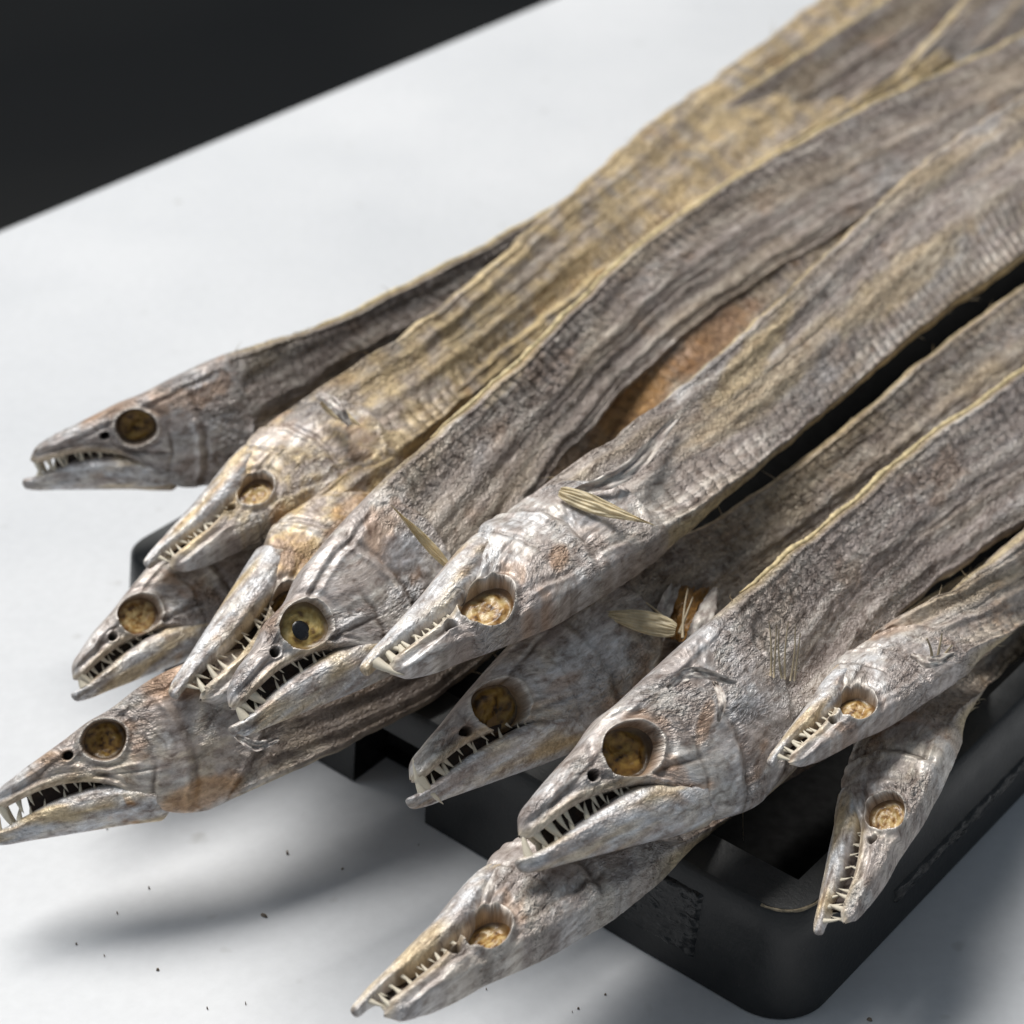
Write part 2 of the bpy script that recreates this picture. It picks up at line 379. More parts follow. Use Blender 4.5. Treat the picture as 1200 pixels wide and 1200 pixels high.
def dried_fish(seed, label, S, G, zS, zG, roll, flip, stations, eye_px=None, gap=.04, xg=.42, tg=.35, eye_style='crust', eye_r=.075, head=True, tan=0.0, dark=0.0,
               warm=0.3, yellow=0.5, ridge=False, teeth=(9, 8), lining=(.06, .5), jaw_len=1.0, hscale=1.0, wscale=1.0, body_w=.0030, nbody=300, fangs=True, patches=None, name='dried_fish', fibres=14):
    rng = random.Random(seed)
    root = bpy.data.objects.new('dried_fish', None); COL.objects.link(root)
    tag(root, label, 'fish', 'dried fish piled on the tray')
    Ps, Pg = at(*S, zS), at(*G, zG)
    LH = np.linalg.norm(Pg - Ps); b = (Pg - Ps) / LH
    cdir = nrm(CAM - (Ps + Pg) / 2); n0 = nrm(cdir - b * (cdir @ b)); d0 = np.cross(n0, b) * (-1 if flip else 1)
    r = math.radians(roll); d = d0 * math.cos(r) + n0 * math.sin(r); nn = n0 * math.cos(r) - d0 * math.sin(r)
    origin = Ps - d * 0.03 * LH
    def hp(x, y, z): return origin + (b * np.asarray(x)[..., None] + d * np.asarray(y)[..., None] + nn * np.asarray(z)[..., None]) * LH
    root.location = (0, 0, 0)
    jit = np.array([1 + rng.uniform(-.05, .05) for _ in XT]); jit2 = np.array([1 + rng.uniform(-.05, .05) for _ in XB])
    yt = lambda x: pchip(np.asarray(x, float), XT, np.array(YT) * hscale * jit)
    yb = lambda x: pchip(np.asarray(x, float), XB, np.array(YB) * hscale * jit2)
    ww = lambda x: pchip(np.asarray(x, float), XW, np.array(WW) * wscale)
    # where the eye sits on the flank: follow its sight line down to the flank's plane
    ex, ey = .43, .095 * hscale
    if eye_px is not None:
        dray = RT * (eye_px[0] - 600) / FPX - UP * (eye_px[1] - 600) / FPX + FW
        for _ in range(6):
            zz = 0.86 * float(ww(ex))
            p0 = hp(0., 0., zz); tt = ((p0 - CAM) @ nn) / (dray @ nn); q = (CAM + dray * tt - origin) / LH
            ex = float(np.clip(q @ b, .30, .58)); ey = float(np.clip(q @ d, .03, float(yt(ex)) - eye_r * .94 - .016))
    # --- stations: head then body
    nh = 230 if head else 4
    xh = np.concatenate([[0.0005, .003, .007], np.linspace(.012, 1.02, nh - 3)]) if head else np.linspace(.8, 1.0, nh)
    Dh, Vh = hp(xh, yt(xh), xh * 0), hp(xh, yb(xh), xh * 0)
    if head:
        cap = np.sqrt(np.clip(1 - (1 - np.clip(xh / .03, 0, 1))**2, 0, 1))[:, None]; mid = (Dh + Vh) / 2
        Dh = mid + (Dh - mid) * np.maximum(cap, .1); Vh = mid + (Vh - mid) * np.maximum(cap, .1)
    Dst, Vst = [], []
    for (up, lo, zu, zl) in stations:
        pu, pl = at(*up, zu), at(*lo, zl)
        Dst.append(pl if flip else pu); Vst.append(pu if flip else pl)
    Dst, Vst = np.array(Dst), np.array(Vst); cs = np.concatenate([[(Dh[-1] + Vh[-1]) / 2], (Dst + Vst) / 2])
    xk = xh[-1] + np.cumsum(np.linalg.norm(np.diff(cs, axis=0), axis=1)) / LH       # head lengths from the snout at each station
    if head: kd, kv = [.40, .50, .60], [.66, .74, .82]
    else: kd, kv = [.80, .90, 1.0], [.80, .90, 1.0]
    kd, kv = np.array(kd), np.array(kv); z3 = kd * 0
    xbd = np.linspace(xh[-1], xk[-1], nbody + 1)[1:]
    xall = np.concatenate([xh, xbd])
    Dspl = pchip(xall, np.concatenate([kd, xk]), np.concatenate([hp(kd, yt(kd), z3), Dst])); Vspl = pchip(xall, np.concatenate([kv, xk]), np.concatenate([hp(kv, yb(kv), z3), Vst]))
    fd = (xall > kd[1])[:, None]; fv = (xall > kv[1])[:, None]
    Db, Vb = Dspl[nh:], Vspl[nh:]
    Dh = np.where(fd[:nh], Dspl[:nh], Dh); Vh = np.where(fv[:nh], Vspl[:nh], Vh)
    sk = np.array([0., xh[-1] * LH]); sb = xbd * LH
    D = np.concatenate([Dh, Db]); V = np.concatenate([Vh, Vb]); NS = len(D)
    s = np.concatenate([xh * LH, sb])            # metres from the snout
    xb_ = s / LH
    T = nrm(np.gradient((D + V) / 2, axis=0)); Hn = nrm(D - V)
    Nn = np.cross(T, Hn); Nn = nrm(Nn * np.sign((Nn * (CAM - (D + V) / 2)).sum(1, keepdims=True)))
    Nn[:nh] = nn
    k = 18
    for i in range(nh, min(nh + k, NS)):
        f = (i - nh + 1) / (k + 1); Nn[i] = nrm(nn * (1 - f) + Nn[min(nh + k, NS - 1)] * f)
    # uneven edges of the dried body
    bodyf = sst(1.0, 1.25, xb_)
    D = D + Nn * (bodyf * .0010 * fbm(s * 20, 0 * s, seed + 1, 3))[:, None] + Hn * (bodyf * .0014 * fbm(s * 45, 0 * s + 7, seed + 2, 4))[:, None]
    V = V + Nn * (bodyf * .0018 * fbm(s * 18, 0 * s + 3, seed + 3, 3))[:, None] + Hn * (bodyf * .0022 * fbm(s * 45, 0 * s + 9, seed + 4, 4))[:, None]
    NV, NB = 128, 20
    ph = np.linspace(-math.pi / 2, math.pi / 2, NV); tv = np.sin(ph) * .55 + ph / (math.pi / 2) * .45; tv[0], tv[-1] = -1, 1
    tb_ = np.sin(np.linspace(math.pi / 2, -math.pi / 2, NB + 2))[1:-1]
    t = np.concatenate([tv, tb_]); side = np.concatenate([np.ones(NV), -np.ones(NB)])
    Tt = t[None, :] * np.ones((NS, 1)); X = xb_[:, None] * np.ones((1, len(t)))
    Hh = np.linalg.norm(D - V, axis=1)[:, None]                          # metres
    y_lo = np.where(xb_ < 1.02, yb(np.minimum(xb_, 1.02)), -.16 * hscale)[:, None]; y_hi = np.where(xb_ < 1.02, yt(np.minimum(xb_, 1.02)), .25 * hscale)[:, None]
    y_hi = np.where(xb_ < 1.02, ((D - origin) @ d) / LH, .25 * hscale)[:, None]; y_lo = np.where(xb_ < 1.02, ((V - origin) @ d) / LH, -.14 * hscale)[:, None]
    Y = y_lo + (Tt + 1) / 2 * (y_hi - y_lo)                              # flank height in head lengths
    Yc = (Tt) * Hh / 2                                                   # metres from the body's mid line
    sm = s[:, None]
    # head cross section: broad cheeks, narrower crown and throat
    pe = 3.0 + 6.0 * (Tt < 0) * sst(.75, .5, X) + 2.2 * (Tt > 0) * sst(.05, .3, X)
    ph_ = (1 - np.abs(Tt)**pe)**(1 / pe)
    crown = 1 - .30 * sst(.15, 1.0, Tt) * sst(.1, .35, X) - .25 * sst(.2, 1, -Tt) * sst(.45, .7, X)
    wh = ww(np.minimum(xb_, 1.1))[:, None] * LH * ph_ * crown * np.minimum(1, .25 + X / .04)
    # body cross section: thin dried ribbon, sunk between spine and edges
    pb = (1 - np.abs(Tt)**10)**.5
    fo = .25 * noise(sm * 6, 0 * sm, seed + 8)
    sag = -.25 * gau(Tt - .52, .2) - .20 * gau(Tt + .42 + fo, .12) + .16 * gau(Tt + .66 + fo, .07) + .22 * gau(Tt - .08, .10) + .35 * gau(Tt - .93, .05) + .3 * gau(Tt + .93, .05)
    wavy = .30 * fbm(sm * 16, Tt * 1.2, seed + 9, 3)
    wb = body_w * pb * (1 + sag + wavy) * (1 + .5 * gau((X - 1.0), .35))
    xe = 1.03 - 3.2 * (Y - .07 * hscale)**2 / hscale**2 + .02 * noise(Y * 14, 0 * Y, seed + 11) + .008 * noise(Y * 50, 0 * Y, seed + 12)     # rear rim of the gill cover
    hb = sst(1, 0, (X - xe + .006) / (.018 + .16 * sst(.35, .85, Tt))) * (1 if head else 0)
    behind = np.exp(-np.clip(X - xe, 0, 9) / .15)
    Z = wh * hb + (1 - hb) * (wb + np.maximum(wh * .48 - wb, 0) * behind * (X < 1.6))
    hf = hb
    # --- relief (metres), flank facing up only where deep
    vis = (side[None, :] > 0) * 1.0
    dz = np.zeros_like(Z)
    pit = np.zeros_like(Z)
    if head:
        re = np.sqrt(((X - ex) / (eye_r * 1.06))**2 + ((Y - ey) / (eye_r * .94))**2)
        re = re + .10 * noise(X * 9, Y * 9, seed + 5)
        pit = sst(1.06, .86, re) * vis
        dz += LH * (.006 * gau(re - 1.07, .06) - .009 * gau(re - 1.34, .18)) * vis
        nx, ny = ex - eye_r * 1.72, ey - .018
        rn = np.sqrt(((X - nx) / .019)**2 + ((Y - ny) / .016)**2)
        npit = sst(1.1, .8, rn) * vis
        dz += LH * (.005 * gau(rn - 1.35, .25)) * vis
        q = Y - y_lo
        jaw = sst(.52, .42, X) * sst(0, .06, X)
        dz += LH * jaw * (.006 * gau(q - .018, .010) - .007 * gau(q - .040, .010) + .004 * gau(q - .060, .012)) * (side[None, :] * .5 + .5)
        # maxilla plate sweeping down behind the mouth
        ml = Y - (.045 - .16 * (X - .2)); dz += LH * .006 * gau(ml, .010) * sst(.16, .24, X) * sst(.62, .5, X) - LH * .006 * gau(ml + .022, .008) * sst(.2, .3, X) * sst(.64, .55, X)
        # cheek bones
        xp = .715 - 1.1 * (Y - .05)**2 - .10 * (Y - .05) + .01 * noise(Y * 18, Y * 0, seed + 21)
        dz += LH * (.010 * gau(X - xp, .014) - .011 * gau(X - xp - .035, .014)) * sst(.24, .16, Y) * vis
        xp2 = .60 - 1.4 * (Y - .02)**2 + .012 * noise(Y * 15, Y * 0 + 4, seed + 22)
        dz -= LH * .006 * gau(X - xp2, .010) * sst(.14, .06, Y) * vis
        ang = np.arctan2(Y - .10, X - .70); rad = np.hypot(Y - .10, X - .70)
        dz += LH * .0038 * ridged(ang * 5, rad * 5, seed + 23, 3) * sst(.03, .10, rad) * sst(.68, .76, X) * hf
        a2 = np.arctan2(Y - ey, X - ex); r2 = np.hypot(Y - ey, X - ex)
        dz += LH * .0020 * ridged(a2 * 11 + 2 * noise(X * 12, Y * 12, seed + 30), r2 * 8, seed + 24, 3) * sst(.09, .11, r2) * sst(.24, .13, r2) * sst(ey, ey - .05, Y) * vis
        # crests along the crown
        qt = y_hi - Y
        cr = .012 * noise(X * 9, X * 0, seed + 25)
        dz += LH * (.008 * gau(qt - .035 - cr, .009) - .008 * gau(qt - .055 - cr, .009) + .006 * gau(qt - .078 - cr, .010)) * sst(.04, .2, X) * sst(1.0, .8, X) * np.clip(.45 + .9 * fbm(X * 8, qt * 20, seed + 29, 2), 0, 1)
        # shrivelled skin
        dz += LH * (.0030 * ridged(X * 7 + 3 * Y, Y * 20, seed + 26, 2) * sst(.40, .62, .5 + .5 * fbm(X * 5, Y * 6, seed + 38, 2)) + .0012 * ridged(X * 40, Y * 75, seed + 27, 3)) * hf * (1 - pit) * sst(.0, .1, X)
        dz += LH * .009 * fbm(X * 5, Y * 7, seed + 28, 2) * hf * (1 - pit) * sst(.45, .65, X)
        Z = Z + dz
        Z = Z + LH * .007 * gau(X - xe + .018, .014) * hf * sst(1, .8, np.abs(Tt))
        Xv, Yv, Zv = X[:nh, :NV], Y[:nh, :NV], Z[:nh, :NV]
        def zat(x, y):
            i = int(np.argmin(np.abs(Xv[:, 0] - x))); return float(np.interp(y, Yv[i], Zv[i])) / LH
        rim_z = np.array([zat(ex + math.cos(a_) * eye_r * 1.06, ey + math.sin(a_) * eye_r * .94) for a_ in np.linspace(0, 2 * math.pi, 48, endpoint=False)])
        zpl = np.array([rim_z.mean(), ((rim_z * np.cos(np.linspace(0, 2 * math.pi, 48, endpoint=False))).mean() * 2), ((rim_z * np.sin(np.linspace(0, 2 * math.pi, 48, endpoint=False))).mean() * 2)])
        Z = Z * (1 - pit) + pit * -.004 * LH
        Z = Z * (1 - npit) + npit * Z * .25
    bf = 1 - hf
    pleat = np.abs(np.sin(sm * math.pi / .0052 + 2.5 * fbm(sm * 60, Tt * 1.5, seed + 31, 2) + Tt * 1.5))**1.5
    pm = sst(.15, .55, Tt + .25 * noise(sm * 25, Tt * 2, seed + 32)) * sst(1.0, .93, Tt) * (.75 + .7 * noise(sm * 14, 0 * sm, seed + 33)).clip(0, 1.2)
    wr = ridged(sm * 55 + Yc * 40, Yc * 330, seed + 34, 3, .6) + .5 * ridged(sm * 150 - Yc * 150, Yc * 420, seed + 35, 2)
    wr2 = ridged(sm * 14 + Yc * 8, Yc * 120, seed + 36, 2)
    lat = gau(Tt + .18 - .05 * noise(sm * 12, 0 * sm, seed + 37), .035)
    Z = Z + bf * (np.abs(Tt) < .97) * side[None, :] * 0 + bf * (.00026 * wr + .00012 * wr2 - .0003 * lat) * sst(1.0, .9, np.abs(Tt))
    P3 = V[:, None, :] + (Tt[..., None] + 1) / 2 * (D - V)[:, None, :] + Nn[:, None, :] * (Z * side[None, :])[..., None]
    # --- colour of the skin, plus light painted in by some patches
    f1 = .5 + .5 * fbm(sm * 38, Yc * 230, seed + 41, 4, .6); f2 = .5 + .5 * fbm(sm * 16, Yc * 60, seed + 42, 3); f3 = .5 + .5 * fbm(sm * 70 + 9, Yc * 90, seed + 43, 4, .6)
    Cc = PAL['base'][None, None, :] * np.ones(Z.shape + (1,))
    Cc = lerp(Cc, 'pale', sst(.42, .72, f1) * (.55 + .35 * sst(1.4, .9, X)))
    hfc = sst(1.25, .80, X + .12 * noise(sm * 30, Yc * 60, seed + 47))
    Cc = lerp(Cc, 'cool', hfc * (.45 + .55 * sst(.36, .58, f2)) * .8)
    Cc = lerp(Cc, 'pale', hfc * sst(.48, .66, f3) * .6)
    Cc = lerp(Cc, 'cool', bf * sst(.58, .75, f2) * .4)
    Cc = lerp(Cc, 'tan', np.clip(tan * (.35 + 1.1 * sst(.35, .6, f3)), 0, 1) * sst(.05, .3, X))
    Cc = lerp(Cc, 'tan', bf * yellow * sst(.45, .7, .5 + .5 * fbm(sm * 9, Yc * 75, seed + 44, 3)) * .8)
    Cc = lerp(Cc, 'stain', np.clip(warm * sst(.60, .74, .5 + .5 * fbm(sm * 33, Yc * 60 + 4, seed + 45, 4, .6)), 0, 1) * .75)
    edge = bf * np.maximum(sst(.93, .985, Tt), sst(.95, .99, -Tt)); Cc = lerp(Cc, 'edge', edge * (.25 + .75 * yellow))
    Cc = lerp(Cc, 'dark', np.clip(sst(.62, .74, .5 + .5 * fbm(sm * 60, Yc * 160, seed + 46, 4, .65)) * .6 + dark * .55, 0, 1))
    f5 = .5 + .5 * fbm(sm * 120, Yc * 190, seed + 48, 4, .6)
    Cc = lerp(Cc, 'base', hfc * sst(.52, .66, f5) * .7)
    Cc = lerp(Cc, 'dark', hfc * sst(.045, .012, np.abs(fbm(sm * 60 + 11, Yc * 60, seed + 49, 3))) * sst(.45, .62, f2) * .55)
    if head:
        brk = sst(.35, .6, .5 + .5 * fbm(sm * 80, Yc * 80, seed + 56, 3))
        sut = np.maximum.reduce([gau(X - xp - .034, .010) * sst(.22, .14, Y), gau(X - xp2, .009) * sst(.12, .05, Y), gau(ml + .022, .007) * sst(.2, .3, X) * sst(.66, .55, X), gau(X - xe - .004, .010) * sst(.8, .5, Tt), gau(qt - .055 - cr, .007) * sst(.05, .2, X) * sst(.9, .7, X)])
        Cc = lerp(Cc, 'dark', np.clip(sut * (.35 + .65 * brk), 0, 1) * vis * .8)
        Cc = lerp(Cc, 'base', hfc * sst(.46, .60, .5 + .5 * fbm(sm * 45 + 5, Yc * 60, seed + 57, 4, .65)) * .75)
        Cc = lerp(Cc, 'rust', hfc * sst(.60, .70, .5 + .5 * fbm(sm * 40 + 15, Yc * 55, seed + 58, 4, .6)) * .45)
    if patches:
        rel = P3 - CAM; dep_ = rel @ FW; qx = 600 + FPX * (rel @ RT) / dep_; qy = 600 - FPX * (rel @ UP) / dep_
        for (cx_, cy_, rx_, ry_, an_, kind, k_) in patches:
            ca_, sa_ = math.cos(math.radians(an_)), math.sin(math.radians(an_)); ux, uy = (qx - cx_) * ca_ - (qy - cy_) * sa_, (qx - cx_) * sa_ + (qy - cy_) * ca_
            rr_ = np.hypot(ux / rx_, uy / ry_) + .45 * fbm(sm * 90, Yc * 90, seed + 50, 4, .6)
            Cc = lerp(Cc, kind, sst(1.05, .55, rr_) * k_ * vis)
    if head:
        Cc = lerp(Cc, 'pale', gau(re - 1.08, .07) * vis * .7)
        lip = sst(.45, .35, X) * gau(Y - y_lo - .012, .016); Cc = lerp(Cc, 'tan', lip * .45)
        Cc = Cc * (1 - pit[..., None]) + np.array((.30, .155, .035)) * pit[..., None]
        Cc = Cc * (1 - npit[..., None]) + np.array((.03, .02, .015)) * npit[..., None]
    seg = np.linalg.norm(np.diff(P3, axis=1, prepend=P3[:, :1]), axis=2); seg = np.where(pit > .02, np.minimum(seg, Hh * .012), seg)
    arc = np.cumsum(seg, axis=1); arc = arc - arc[:, NV // 2:NV // 2 + 1]
    k_ = np.ones(15) / 15; arc = np.stack([np.convolve(np.pad(arc[:, j], 7, mode='edge'), k_, mode='valid') for j in range(arc.shape[1])], 1)
    fc = np.stack([sm * np.ones_like(Z), arc, np.full_like(Z, seed * 3.7)], -1)
    bstr = hfc * (.10 + .95 * sst(.42, .66, .5 + .5 * fbm(sm * 55, Yc * 55, seed + 53, 3))) + (1 - hfc) * (.45 + .75 * sst(.35, .65, .5 + .5 * fbm(sm * 30, Yc * 45, seed + 54, 3)))
    mk = np.stack([hfc * 1.0, bstr, np.clip(pm, 0, 1) * bf], -1)
    m_ = len(t); q4 = grid_quads(NS, m_, wrap=True)
    # orientation: make faces look outward
    aa, bb, cc_ = P3[NS // 2, NV // 2], P3[NS // 2 + 1, NV // 2], P3[NS // 2, NV // 2 + 1]
    if np.cross(bb - aa, cc_ - aa) @ Nn[NS // 2] < 0: q4 = q4[:, ::-1].copy()
    me = make_mesh('body', P3.reshape(-1, 3), q4, True, {'fc': fc.reshape(-1, 3), 'mk': mk.reshape(-1, 3)}, {'ca': Cc.reshape(-1, 3)})
    me.materials.append(M_SKIN)
    if head:
        me.materials.append(M_EYE); fp = pit.reshape(-1)[q4].min(1) > .25
        me.polygons.foreach_set('material_index', fp.astype(np.int32))
    body = link('body', me, None, root)
    info = dict(root=root, body=body, hp=hp, b=b, d=d, n=nn, LH=LH, D=D, V=V, N=Nn, s=s, nh=nh, X=X, Y=Y, P3=P3)
    if head:
        hand = 1 if np.cross(b, d) @ nn > 0 else -1
        def frame_mesh(verts): return hp(verts[..., 0], verts[..., 1], verts[..., 2])
        # --- eye: dried cup at the bottom of the socket
        nr, na = 22, 48; rr = np.linspace(0, 1.0, nr)[:, None]; an = np.linspace(0, 2 * math.pi, na, endpoint=False)[None, :]
        depth = min({'pupil': .036, 'crust': .044, 'hollow': .062}[eye_style], zpl[0] * .9)
        tiltz = zpl[0] + .75 * (zpl[1] * np.cos(an) + zpl[2] * np.sin(an)) * rr
        zs = zpl[0]
        zz = tiltz - depth + .30 * depth * sst(.78, 1.05, rr) + .05 * depth * gau(rr - .55, .10) + .30 * depth * noise(rr * 1.3 * np.cos(an) + seed, rr * 1.3 * np.sin(an), seed + 55) * sst(1.0, .6, rr)
        amp = {'pupil': .003, 'crust': .0045, 'hollow': .006}[eye_style]
        zz = zz + amp * fbm(rr * 4 * np.cos(an) + 5, rr * 4 * np.sin(an), seed + 51, 4, .6) * sst(1.0, .8, rr)
        xx = ex + rr * np.cos(an) * eye_r * 1.10; yy = ey + rr * np.sin(an) * eye_r * .98
        g1 = .5 + .5 * fbm(rr * 3 * np.cos(an), rr * 3 * np.sin(an), seed + 52, 4, .6)
        if eye_style == 'crust': c0, c1, c2 = (.36, .185, .04), (.66, .50, .24), (.10, .045, .012)
        elif eye_style == 'pupil': c0, c1, c2 = (.40, .27, .07), (.60, .48, .20), (.12, .065, .02)
        else: c0, c1, c2 = (.24, .125, .025), (.42, .26, .06), (.045, .022, .008)
        ce = np.array(c0) + (np.array(c1) - np.array(c0)) * sst(.40, .68, g1)[..., None]
        ce = ce + (np.array(c2) - ce) * (np.maximum(sst(.66, .90, rr) * .9 + 0 * an, sst(.46, .30, g1)))[..., None]
        ev = frame_mesh(np.stack([xx, yy, zz], -1)).reshape(-1, 3)
        eq = grid_quads(nr, na, wrap=True, flip=(hand < 0))
        eo = link('eye', make_mesh('eye', ev, eq, True, None, {'ca': ce.reshape(-1, 3)}), M_EYE, root)
        if eye_style == 'pupil' :
            nr2 = 8; rr = np.linspace(0, 1, nr2)[:, None]; pr = eye_r * .40; ox, oy = -.012, -.008
            xx = ex + ox + rr * np.cos(an) * pr * .95; yy = ey + oy + rr * np.sin(an) * pr * 1.05
            zz = zs - depth + .08 * depth + .20 * depth * np.sqrt(np.clip(1 - rr**2, 0, 1)) + 0 * an
            pv = frame_mesh(np.stack([xx, yy, zz], -1)).reshape(-1, 3)
            link('pupil', make_mesh('pupil', pv, grid_quads(nr2, na, wrap=True, flip=(hand < 0))), M_PUPIL, eo)
        # --- lower jaw
        def jtop(x):
            x = np.asarray(x, float)
            return pchip(x, [-.06, 0, .1, .2, .3, .4, .5, .66], np.array([-.030, -.030, -.014, -.002, -.008, -.026, -.056, -.105])) * hscale - gap * (tg * np.clip((xg - x) / xg, 0, 1.15) + (1 - tg) * np.sin(math.pi * np.clip((x + .05) / (xg + .05), 0, 1)))
        nj, mj = 110, 44; u = np.linspace(0, 1, nj)[:, None]; th = np.linspace(0, 2 * math.pi, mj, endpoint=False)[None, :]
        x0, x1 = -.050 * jaw_len, .66; xj = x0 + (x1 - x0) * (u**1.08)
        top = jtop(xj)
        bot = pchip(xj, [-.06, -.02, .1, .3, .5, .6, .66], [-.062, -.078, -.105, -.148, -.188, -.200, -.196]) * hscale - gap * tg * np.clip((xg - xj) / xg, 0, 1.15)
        dep = np.maximum(top - bot, .012) * (1 - .55 * sst(.56, .66, xj))
        def jw(x):
            x = np.asarray(x, float)
            return ww(np.maximum(x, 0)) * pchip(x, [-.06, 0, .06, .12, .25, .4, .5, .58, .66], [.8, .9, .85, .86, 1.0, 1.04, .97, .80, .5])
        wj = jw(xj)
        capj = np.sqrt(np.clip(1 - (1 - np.clip(u / .03, 0, 1))**2, .02, 1))
        cx, cy = np.cos(th), np.sin(th)
        yj = top - dep / 2 + capj * dep / 2 * np.sign(cy) * np.abs(cy)**np.where(cy > 0, .45, .8)
        zj = capj * wj * np.sign(cx) * np.abs(cx)**.75 * (1 - .35 * np.clip(-cy, 0, 1))
        rid = .0055 * ridged(xj * 6, yj * 48 + 0 * xj, seed + 61, 3) + .002 * ridged(xj * 24, yj * 120, seed + 62, 2) + .006 * gau((yj - top + dep * .30) / .012, 1) - .005 * gau((yj - top + dep * .52) / .010, 1)
        zj = zj + np.sign(cx) * rid * np.abs(cx)**.5 * sst(0, .06, u) * sst(1, .92, u)
        xr, yr = xj + 0 * yj, yj
        jv = frame_mesh(np.stack([xr, yr, zj], -1)).reshape(-1, 3)
        g1 = .5 + .5 * fbm(xj * 5, yj * 40, seed + 63, 4, .6); g2 = .5 + .5 * fbm(xj * 9, yj * 22 + 3, seed + 64, 3)
        cj = PAL['base'] * np.ones(zj.shape + (1,)); cj = lerp(cj, 'cool', sst(.3, .6, g1)); cj = lerp(cj, 'pale', sst(.5, .7, g2) * .8)
        cj = lerp(cj, 'tan', sst(.45, .68, .5 + .5 * fbm(xj * 3, yj * 14, seed + 65, 3)) * (.75 + .25 * tan)); cj = lerp(cj, 'stain', sst(.62, .75, .5 + .5 * fbm(xj * 6, yj * 18, seed + 66, 3)) * warm)
        cj = lerp(cj, 'dark', np.full(zj.shape, dark * .5)); cj = lerp(cj, 'dark', sst(.03, 0, u) * .6 + 0 * zj)
        jfc = np.stack([xj * LH + 0 * zj, (yj + .3 * cx * wj) * LH, np.full(zj.shape, seed * 3.7 + 1)], -1)
        jq = grid_quads(nj, mj, wrap=True, flip=(hand > 0)); 
        jq = [tuple(f) for f in jq] + [tuple((nj - 1) * mj + (k if hand > 0 else mj - 1 - k) for k in range(mj)), tuple((mj - 1 - k if hand > 0 else k) for k in range(mj))]
        jo = link('lower_jaw', make_mesh('lower_jaw', jv, jq, True, {'fc': jfc.reshape(-1, 3), 'mk': (np.ones(jfc.shape) * np.array([1., .45, 0])).reshape(-1, 3)}, {'ca': cj.reshape(-1, 3)}), M_SKIN, root)
        def jpt(x, zf=.62):
            tp = float(jtop(x))
            w_ = float(jw(x))
            return hp(x, tp - .006, w_ * zf)
        # --- teeth, both flanks
        nu_, nl_ = teeth
        for sd in (1, -1):
            for i in range(nu_):
                x = .035 + (min(.40, xg - .02) - .035) * (i + rng.uniform(-.25, .25)) / max(nu_ - 1, 1); x = max(x, .02)
                ln = (.062 - .034 * (x / .42)) * rng.uniform(.6, 1.35)
                if fangs and i in (0, 1): ln *= 1.35
                if sd < 0 and i % 2: continue
                put_tooth(body, hp(x, float(yb(x)) + .010, sd * .62 * float(ww(x))), -d * 1.0 + b * rng.uniform(-.05, .30) + nn * rng.uniform(-.1, .15), b, LH * ln, rng)
            for i in range(nl_):
                x = -.02 + (min(.40, xg - .02) + .02) * (i + .5 + rng.uniform(-.25, .25)) / nl_
                ln = (.052 - .024 * (max(x, 0) / .42)) * rng.uniform(.6, 1.3)
                if fangs and i == 0: ln *= 1.7
                if sd < 0 and i % 2 == 0: continue
                put_tooth(jo, jpt(x, .6 * sd), d * 1.0 + b * rng.uniform(-.05, .25) + nn * rng.uniform(-.1, .1), b, LH * ln, rng)
        # --- dark membrane inside the mouth
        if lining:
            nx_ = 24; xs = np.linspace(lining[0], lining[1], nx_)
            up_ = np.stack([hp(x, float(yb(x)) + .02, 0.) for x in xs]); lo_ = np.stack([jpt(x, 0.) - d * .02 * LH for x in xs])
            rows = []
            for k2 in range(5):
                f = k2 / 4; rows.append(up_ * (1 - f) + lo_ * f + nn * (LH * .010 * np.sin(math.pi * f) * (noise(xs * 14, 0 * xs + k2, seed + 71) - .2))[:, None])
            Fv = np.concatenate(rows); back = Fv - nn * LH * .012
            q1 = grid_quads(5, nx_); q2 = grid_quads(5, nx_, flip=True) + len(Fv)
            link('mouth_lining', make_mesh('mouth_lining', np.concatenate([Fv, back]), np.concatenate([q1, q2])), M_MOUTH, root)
    if ridge:
        i0 = nh + 14; pts = D[i0:] + Nn[i0:] * body_w * .15; n_ = len(pts)
        rad = .0008 * (1 + .9 * fbm(s[i0:] * 60, 0 * s[i0:], seed + 81, 3)) * np.clip(np.arange(n_) / 12., .3, 1)
        Vt, ft = tube(pts + Hn[i0:] * .0003, rad, 7, seed, .6)
        link('dorsal_ridge', make_mesh('dorsal_ridge', Vt, ft), M_RIDGE, root)
    if fibres:
        Vs, Fs, off = [], [], 0
        for k in range(fibres):
            i = rng.randrange(nh - 20 if head else 10, NS - 10); e = D if rng.random() < .6 else V; sg = 1 if e is D else -1
            ln = rng.uniform(.002, .007); p0 = e[i] + Nn[i] * body_w * .2
            dr = nrm(Hn[i] * sg * rng.uniform(.2, 1) + T[i] * rng.uniform(-1.2, 1.2) + Nn[i] * rng.uniform(-.1, .9)); bn = nrm(np.array([rng.uniform(-1, 1) for _ in range(3)]))
            tt = np.linspace(0, 1, 6); pts = p0 + dr * (tt * ln)[:, None] + bn * (tt**2 * ln * rng.uniform(.1, .5))[:, None]
            vv, ff = tube(pts, .00016 * (1.1 - tt), 4); Vs.append(vv); Fs += [tuple(x + off for x in f) for f in ff]; off += len(vv)
        o = link('loose_fibres', make_mesh('loose_fibres', np.concatenate(Vs), Fs), M_FIBRE, root); o['kind'] = 'stuff'
    return info

